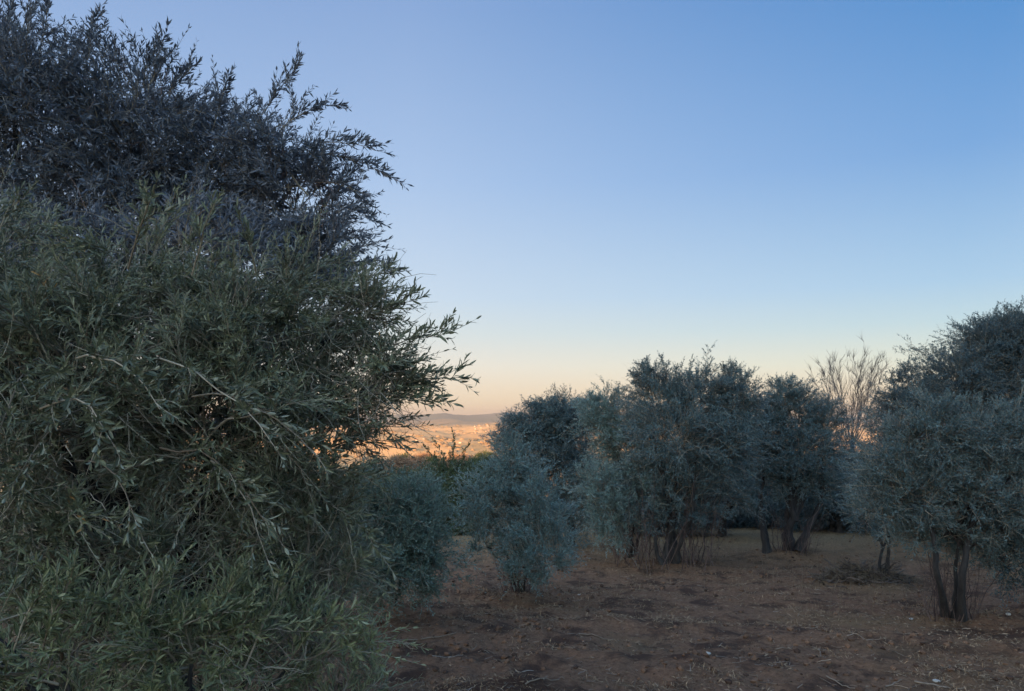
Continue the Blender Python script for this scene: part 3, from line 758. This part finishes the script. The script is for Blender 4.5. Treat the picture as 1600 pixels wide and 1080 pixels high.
# ---- autumn wood beyond the grove: individual trees
rng0 = np.random.default_rng(77)
spots = [(590, 95, 722), (618, 88, 716), (648, 97, 719), (676, 104, 716), (703, 92, 722), (728, 100, 717), (754, 94, 714), (780, 99, 716), (806, 92, 720),
         (632, 125, 712), (668, 130, 711), (715, 128, 712), (760, 126, 710)]
places = ['leftmost of the near row', 'second from the left in the near row', 'third from the left in the near row', 'left of the thin shrub tips', 'directly behind the thin shrub tips',
          'right of the thin shrub tips', 'just left of the silvery bush top', 'half hidden by the silvery bush top', 'almost hidden behind the dark dome',
          'in the back row at its left end', 'in the back row left of the tips', 'in the back row right of the tips', 'in the back row at its right end']
for i, (px, D, py) in enumerate(spots):
    X = (px - 800) / F_PX * D
    r = 26 * 95 / D * rng0.uniform(.85, 1.2)
    tree('oak_tree', 'russet brown autumn tree below the orange hills, ' + places[i], gp(X, D),
         [(px, py + r * .95, D, r, r * .85, .55), (px - r * .6, py + r * 1.6, D, r * .8, r * .7, .5), (px + r * .7, py + r * 1.5, D - 1, r * .8, r * .8, .5), (px, py + r * 2.3, D - 1, r * 1.3, r, .5)],
         M_LEAF_RUST if i % 3 else M_LEAF_GREEN, 80 + i, cat='tree', group='autumn trees beyond the grove', leaf=.22, lw=.5, trunk_r=.18, stems=1, m=6, pairs=5, slen=.8, stemtubes=False)

# ------------------------------------------------------------------ far woods and village
rng = np.random.default_rng(5)
n = 2200
th = np.radians(rng.uniform(-15, 5, n)); rr = np.exp(rng.uniform(math.log(1600), math.log(7500), n))
X = rr * np.sin(th); Y = rr * np.cos(th)
k = fbm(X / 300, Y / 300, 91, 3) > .12 - .25 * (rng.random(n) < .25)
X, Y = X[k], Y[k]; n = len(X)
ico_v = []
import bmesh
bm = bmesh.new(); bmesh.ops.create_icosphere(bm, subdivisions=1, radius=1)
iv = np.array([v.co[:] for v in bm.verts]); ifc = np.array([[v.index for v in f.verts] for f in bm.faces]); bm.free()
Rr = rng.uniform(5, 13, n)
V = iv[None] * (Rr[:, None, None] * rng.uniform(.7, 1.2, (n, 12 if len(iv) == 12 else len(iv), 1)))
V[..., 0] *= rng.uniform(1, 2.2, (n, 1)); V[..., 2] *= .8
V += np.stack([X, Y, ground_z(X, Y) + Rr * .4], -1)[:, None]
g = Geo(); g.add(V.reshape(-1, 3), (ifc[None] + (np.arange(n) * len(iv))[:, None, None]).reshape(-1, 3), 0, np.repeat(rng.random(n), len(ifc)))
o = g.build('far_woodland', tint_mat('far woodland leaf', (.12, .09, .045), (.30, .19, .085)))
tag(o, 'scattered woods and hedgerows over the distant sunlit hills', 'woodland', kind='stuff')

M_WALL = tint_mat('pale render', (.36, .29, .20), (.50, .42, .32))
M_ROOF = tint_mat('terracotta roof', (.32, .14, .08), (.45, .24, .15))
houses = []
for i in range(16):
    a = math.atan2((rng.uniform(738, 775) - 800), F_PX); r_ = rng.uniform(5900, 6700)
    houses.append((math.sin(a) * r_, math.cos(a) * r_))
for (px, r_) in [(652, 4100), (664, 4150), (720, 4050), (640, 5200), (715, 6000), (600, 4500)]:
    a = math.atan2(px - 800, F_PX); houses.append((math.sin(a) * r_, math.cos(a) * r_))
first = None
for i, (hx, hy) in enumerate(houses):
    w, d, h, rf = rng.uniform(8, 15), rng.uniform(7, 10), rng.uniform(4, 7), 2.6
    ang = rng.uniform(-.5, .5)
    village = i < 16
    root = bpy.data.objects.new('house', None); S.collection.objects.link(root)
    root.location = (hx, hy, float(ground_z(hx, hy)) - .5); root.rotation_euler = (0, 0, ang)
    tag(root, 'tiny pale house in the sunlit village on the distant hilltop' if village else
        ['tiny pale farmhouse alone on the lit orange slope, left of the shrub tips', 'tiny pale farmhouse on the lit orange slope, just right of its neighbour',
         'tiny pale farmhouse low on the orange slope right of the shrub tips', 'tiny pale farmhouse higher up on the hazy slope at the left',
         'tiny pale farmhouse left of the hilltop village', 'tiny pale farmhouse partly hidden behind the olive sprays'][i - 16], 'house',
        'village houses on the far hilltop' if village else 'farmhouses on the far hills')
    w2, d2 = w / 2, d / 2
    g = Geo()
    g.add([[-w2, -d2, 0], [w2, -d2, 0], [w2, d2, 0], [-w2, d2, 0], [-w2, -d2, h], [w2, -d2, h], [w2, d2, h], [-w2, d2, h], [-w2, 0, h + rf - .1], [w2, 0, h + rf - .1]],
          [[0, 1, 5, 4], [1, 2, 6, 5], [2, 3, 7, 6], [3, 0, 4, 7]], 0, rng.random(4))
    g.f.append(np.array([[4, 8, 7], [5, 6, 9]])); g.m.append(np.zeros(2, np.int32)); g.t.append(np.full(2, .5, np.float32))
    g.build('wall', M_WALL, root)
    g = Geo(); e = .5
    g.add([[-w2 - e, -d2 - e, h - .2], [w2 + e, -d2 - e, h - .2], [w2 + e, 0, h + rf], [-w2 - e, 0, h + rf], [-w2 - e, d2 + e, h - .2], [w2 + e, d2 + e, h - .2]],
          [[0, 1, 2, 3], [3, 2, 5, 4]], 0, rng.random(2))
    g.build('roof', M_ROOF, root)

# ------------------------------------------------------------------ things on the soil
def sector(rng, n, r0, r1, amax=38):
    r = np.exp(rng.uniform(math.log(r0), math.log(r1), n)); a = np.radians(rng.uniform(-amax, amax, n))
    return r * np.sin(a), r * np.cos(a)
# dry grass and straw lying or standing
rng = np.random.default_rng(9)
n = 260000
X, Y = sector(rng, n, 4.0, 26)
k = (fbm(X * .8, Y * .8, 61, 3) + .6 * fbm(X * 3, Y * 3, 64, 2) + rng.normal(0, .14, n)) > .02
X, Y = X[k], Y[k]; n = len(X)
O = np.stack([X, Y, ground_z(X, Y) - .003], -1)
el = np.where(rng.random(n) < .93, rng.uniform(-.05, .3, n), rng.uniform(.5, 1.4, n)); az = rng.random(n) * 2 * np.pi
D = np.stack([np.cos(el) * np.cos(az), np.cos(el) * np.sin(az), np.sin(el)], -1)
L = rng.uniform(.02, .10, n)
g = Geo(); leaves(g, O, D, L, .003 + .005 * rng.random(n), unit(np.array([0, 0, 1.0]) + rng.normal(0, .3, (n, 3))), rng, False, 0, rng.random(n) ** 1.6, curl=.3)
o = g.build('dry_grass', tint_mat('dry straw', (.09, .05, .026), (.44, .30, .17)))
tag(o, 'dry straw and cut grass lying over the reddish soil', 'dry grass', kind='stuff')
# crumbs of earth
n = 14000
X, Y = sector(rng, n, 4.2, 22)
k = (fbm(X * .9 + 5, Y * .9, 66, 3) + rng.normal(0, .2, n)) > .0
X, Y = X[k], Y[k]; n = len(X)
Rr = .006 + .034 * rng.random(n) ** 4
V = iv[None] * Rr[:, None, None] * rng.uniform(.6, 1.3, (n, len(iv), 1)); V[..., 2] *= .7
V += np.stack([X, Y, ground_z(X, Y) + Rr * .2], -1)[:, None]
g = Geo(); g.add(V.reshape(-1, 3), (ifc[None] + (np.arange(n) * len(iv))[:, None, None]).reshape(-1, 3), 0, np.repeat(rng.random(n), len(ifc)))
o = g.build('soil_clods', tint_mat('crumbled earth', (.055, .030, .018), (.175, .095, .052)))
tag(o, 'crumbled clods of reddish earth on the tilled ground', 'soil clods', kind='stuff')
# fallen leaves; the dense dark rings round tree bases stand in for contact shadow
n = 5000
X, Y = sector(rng, n, 4.2, 18)
for (bx, by, sp) in [(1487, 965, .55), (1240, 862, .9), (1045, 880, .9), (985, 872, .8), (815, 925, .5), (1372, 903, .5), (615, 945, .8)]:
    q = on_ground(bx, by); X = np.concatenate([X, q[0] + rng.normal(0, sp, 1500)]); Y = np.concatenate([Y, q[1] + rng.normal(0, sp, 1500)])
n = len(X)
O = np.stack([X, Y, ground_z(X, Y) + .006], -1); az = rng.random(n) * 2 * np.pi
D = unit(np.stack([np.cos(az), np.sin(az), rng.normal(0, .25, n)], -1))
g = Geo(); leaves(g, O, D, rng.uniform(.025, .06, n), rng.uniform(.007, .016, n), unit(np.array([0, 0, 1.0]) + rng.normal(0, .4, (n, 3))), rng, False, 0, rng.random(n), curl=.3)
o = g.build('fallen_leaves', tint_mat('fallen leaf', (.05, .035, .022), (.30, .21, .13)))
tag(o, 'small fallen leaves scattered on the soil, thicker as contact shade under trees', 'fallen leaves', kind='stuff')
# standing weed stalks, right half
n = 220
X = np.concatenate([rng.uniform(3.6, 7.2, n // 2), rng.uniform(-1.8, 7, n // 2)]); Y = np.concatenate([rng.uniform(9, 14, n // 2), rng.uniform(10.5, 17, n // 2)])
P0 = np.stack([X, Y, ground_z(X, Y) - .02], -1); h = rng.uniform(.15, .6, n)
P1 = P0 + np.stack([rng.normal(0, .1, n) * h, rng.normal(0, .1, n) * h, h], -1)
B = bend(P0, P1, rng, rng.normal(0, .05, n), K=5)
g = Geo(); tubes(g, B, np.linspace(1, .4, 5)[None] * rng.uniform(.0014, .003, (n, 1)), 3, 0, rng.random(n))
t = rng.uniform(.4, .95, (n, 4)); O, T = on_poly(B, t); O = O.reshape(-1, 3); D = unit(T.reshape(-1, 3) + rand_dirs(rng, n * 4) * .8)
tubes(g, bend(O, O + D * .09, rng, rng.normal(0, .1, n * 4), K=3), np.array([[.0013, .001, .0007]]) * np.ones((n * 4, 1)), 3, 0, rng.random(n * 4))
o = g.build('weed_stalks', tint_mat('dry stalk', (.08, .055, .04), (.22, .165, .11)))
tag(o, 'thin dry weed stalks standing between the trees at the right', 'weeds', kind='stuff')

# small broken twigs everywhere
n = 3200
X, Y = sector(rng, n, 4.2, 18)
az = rng.random(n) * np.pi; L = rng.uniform(.03, .22, n) * rng.random(n) ** .6
P0 = np.stack([X, Y, np.zeros(n)], -1)
B = bend(P0, P0 + np.stack([np.cos(az) * L, np.sin(az) * L, np.zeros(n)], -1), rng, rng.normal(0, .03, n), K=4, wob=.08)
B[..., 2] = ground_z(B[..., 0], B[..., 1]) + .004 + .012 * rng.random((n, 4))
g = Geo(); tubes(g, B, np.linspace(1, .5, 4)[None] * rng.uniform(.0012, .0035, (n, 1)), 3, 0, rng.random(n) ** 2)
o = g.build('twig_litter', tint_mat('broken twig', (.06, .045, .035), (.42, .33, .24)))
tag(o, 'small broken twigs strewn over the soil of the grove', 'twigs', kind='stuff')

# fallen sticks
M_STICK = tint_mat('grey broken stick', (.17, .125, .085), (.30, .225, .155))
def stick(label, a, b_, r):
    p, q = on_ground(*a), on_ground(*b_)
    m_ = 9; t = np.linspace(0, 1, m_)[:, None]; P = p + (q - p) * t
    Ln = np.linalg.norm(q - p)
    P[:, :2] += np.cumsum(rng.normal(0, .012 * Ln, (m_, 2)), 0); P[:, 2] = ground_z(P[:, 0], P[:, 1]) + r * .9 + .01 * rng.random(m_)
    c = P[0].copy()
    g = Geo(); tubes(g, (P - c)[None], (np.linspace(1, .45, m_) * r)[None], 6, 0, np.array([.5]))
    k = 4
    tw = unit((P[k + 1] - P[k]) + rng.normal(0, .4, 3) * Ln * .15); tw[2] = abs(tw[2]) * .2
    P2 = np.stack([P[k], P[k] + tw * Ln * .12, P[k] + tw * Ln * .2 + [0, 0, .005]]) - c
    tubes(g, P2[None], np.array([[r * .6, r * .45, r * .2]]), 5, 0, np.array([.3]))
    o = g.build('fallen_stick', M_STICK, None, smooth=True); o.location = c
    tag(o, label, 'stick', 'broken sticks on the ground')
stick('long pale stick on the soil beside the bushy olive tree, pointing to the upper right', (585, 1006), (705, 990), .008)
stick('short pale stick just below the long one at the left of the bare soil', (622, 1008), (648, 1016), .006)
stick('pale twig on the dark soil below the widest olive tree', (905, 992), (955, 1003), .006)
stick('slender straight stick at the bottom edge, right of the centre', (820, 1072), (872, 1066), .006)
stick('thin bent twig near the bottom edge, left of the lower right corner', (1290, 1058), (1340, 1078), .006)
stick('long thin branch lying at the bottom right edge of the picture', (1430, 1068), (1515, 1076), .009)
stick('forked stick with a rising end near the bottom right', (1385, 1076), (1412, 1066), .007)
stick('small pale stick in the middle of the open soil at the right', (1278, 1016), (1290, 1030), .006)
stick('short horizontal twig in the open soil, right of the white stone', (1212, 1016), (1240, 1013), .005)

# white stones and chips
M_STONE = tint_mat('white limestone', (.28, .25, .20), (.46, .42, .35))
def stone(label, px, py, r, sx=1.0, sz=.6, name='white_stone', cat='stone'):
    p = on_ground(px, py)
    bm = bmesh.new(); bmesh.ops.create_icosphere(bm, subdivisions=2, radius=1)
    d = unit(np.array([v.co[:] for v in bm.verts])); fcs = np.array([[v.index for v in f.verts] for f in bm.faces]); bm.free()
    ax = rand_dirs(rng, 9); off = rng.uniform(.72, 1, 9)
    dots = d @ ax.T
    rad = np.min(np.where(dots > .1, off / np.maximum(dots, .1), 9), 1); rad = np.minimum(rad, 1.15)
    V = d * rad[:, None] * r * np.array([sx, 1, sz])
    g = Geo(); g.add(V, fcs, 0, np.clip(rng.normal(.5, .2, len(fcs)), 0, 1))
    o = g.build(name, M_STONE); o.location = p + [0, 0, r * sz * .45]; o.rotation_euler = (0, 0, rng.uniform(-1, 1))
    tag(o, label, cat, 'pale stones on the soil')
stone('brightest white stone, alone on the open soil at the lower centre', 1106, 1024, .026)
stone('long pale chip lying left of the foot of the broad silvery olive', 1424, 968, .024, 1.5, .35)
stone('pale stone at the right edge, right of the silvery olive stems', 1576, 962, .026, .8, .8)
stone('elongated pale stone near the bottom edge at the lower right', 1462, 1066, .022, 1.5, .5)
stone('pale chip on the reddish soil under the pale grey-green olive', 905, 930, .014, 1.8, .4)

# pile of cut branches
def brush_pile(label, px, py, seed):
    r_ = np.random.default_rng(seed)
    p = on_ground(px, py); n = 340
    P0 = np.stack([p[0] + np.clip(r_.normal(0, .36, n), -.7, .7), p[1] + r_.normal(0, .16, n), np.zeros(n)], -1)
    P0[:, 2] = ground_z(P0[:, 0], P0[:, 1]) + np.abs(r_.normal(0, .07, n)) * np.exp(-((P0[:, 0] - p[0]) / .5) ** 2)
    az = r_.normal(0, .9, n) + np.pi * (r_.random(n) < .5); el = r_.normal(.12, .25, n); L = r_.uniform(.08, .34, n)
    D = np.stack([np.cos(az) * np.cos(el), np.sin(az) * np.cos(el), np.sin(el)], -1)
    B = bend(P0, P0 + D * L[:, None], r_, r_.normal(0, .08, n), K=6, wob=.06)
    B[..., 2] = np.maximum(B[..., 2], ground_z(B[..., 0], B[..., 1]) + .005)
    B = B - p
    g = Geo(); tubes(g, B, np.linspace(1, .5, 6)[None] * r_.uniform(.004, .020, (n, 1)), 5, 0, r_.random(n) * .5)
    root = bpy.data.objects.new('brush_pile', None); S.collection.objects.link(root); root.location = p
    tag(root, label, 'brush pile')
    g.build('cut_branches', tint_mat('cut olive wood', (.06, .045, .035), (.20, .155, .12)), root)
    g = Geo(); shoots(g, B[:200], r_, 4, 5, .12, .05, False, stems=False)
    g.build('withered_leaves', leaf_mat('withered olive leaf', (.07, .05, .03), (.16, .12, .07), (.2, .17, .12)), root)
brush_pile('low heap of dark cut branches around the small leaning olive', 1350, 900, 7)

# ------------------------------------------------------------------ haze
def haze_box():
    x0, x1, y0, y1, z0, z1 = -16000, 16000, -16000, 16000, -330, 150
    V = [[x, y, z] for x in (x0, x1) for y in (y0, y1) for z in (z0, z1)]
    Fc = [[0, 1, 3, 2], [4, 6, 7, 5], [0, 4, 5, 1], [2, 3, 7, 6], [0, 2, 6, 4], [1, 5, 7, 3]]
    m, n_, l_, out = mat_new('thin evening haze')
    v = n_.new('ShaderNodeVolumePrincipled'); v.inputs['Color'].default_value = (.33, .37, .40, 1)
    v.inputs['Density'].default_value = 0.00007; v.inputs['Anisotropy'].default_value = 0.0
    l_.new(v.outputs[0], out.inputs['Volume'])
    g = Geo(); g.add(V, Fc); o = g.build('haze', m)
    tag(o, 'thin evening haze lying over the valley and the far hills', 'haze', kind='stuff')
haze_box()
nt = sum(len(o.data.polygons) for o in bpy.data.objects if o.type == 'MESH')
print('faces', nt)
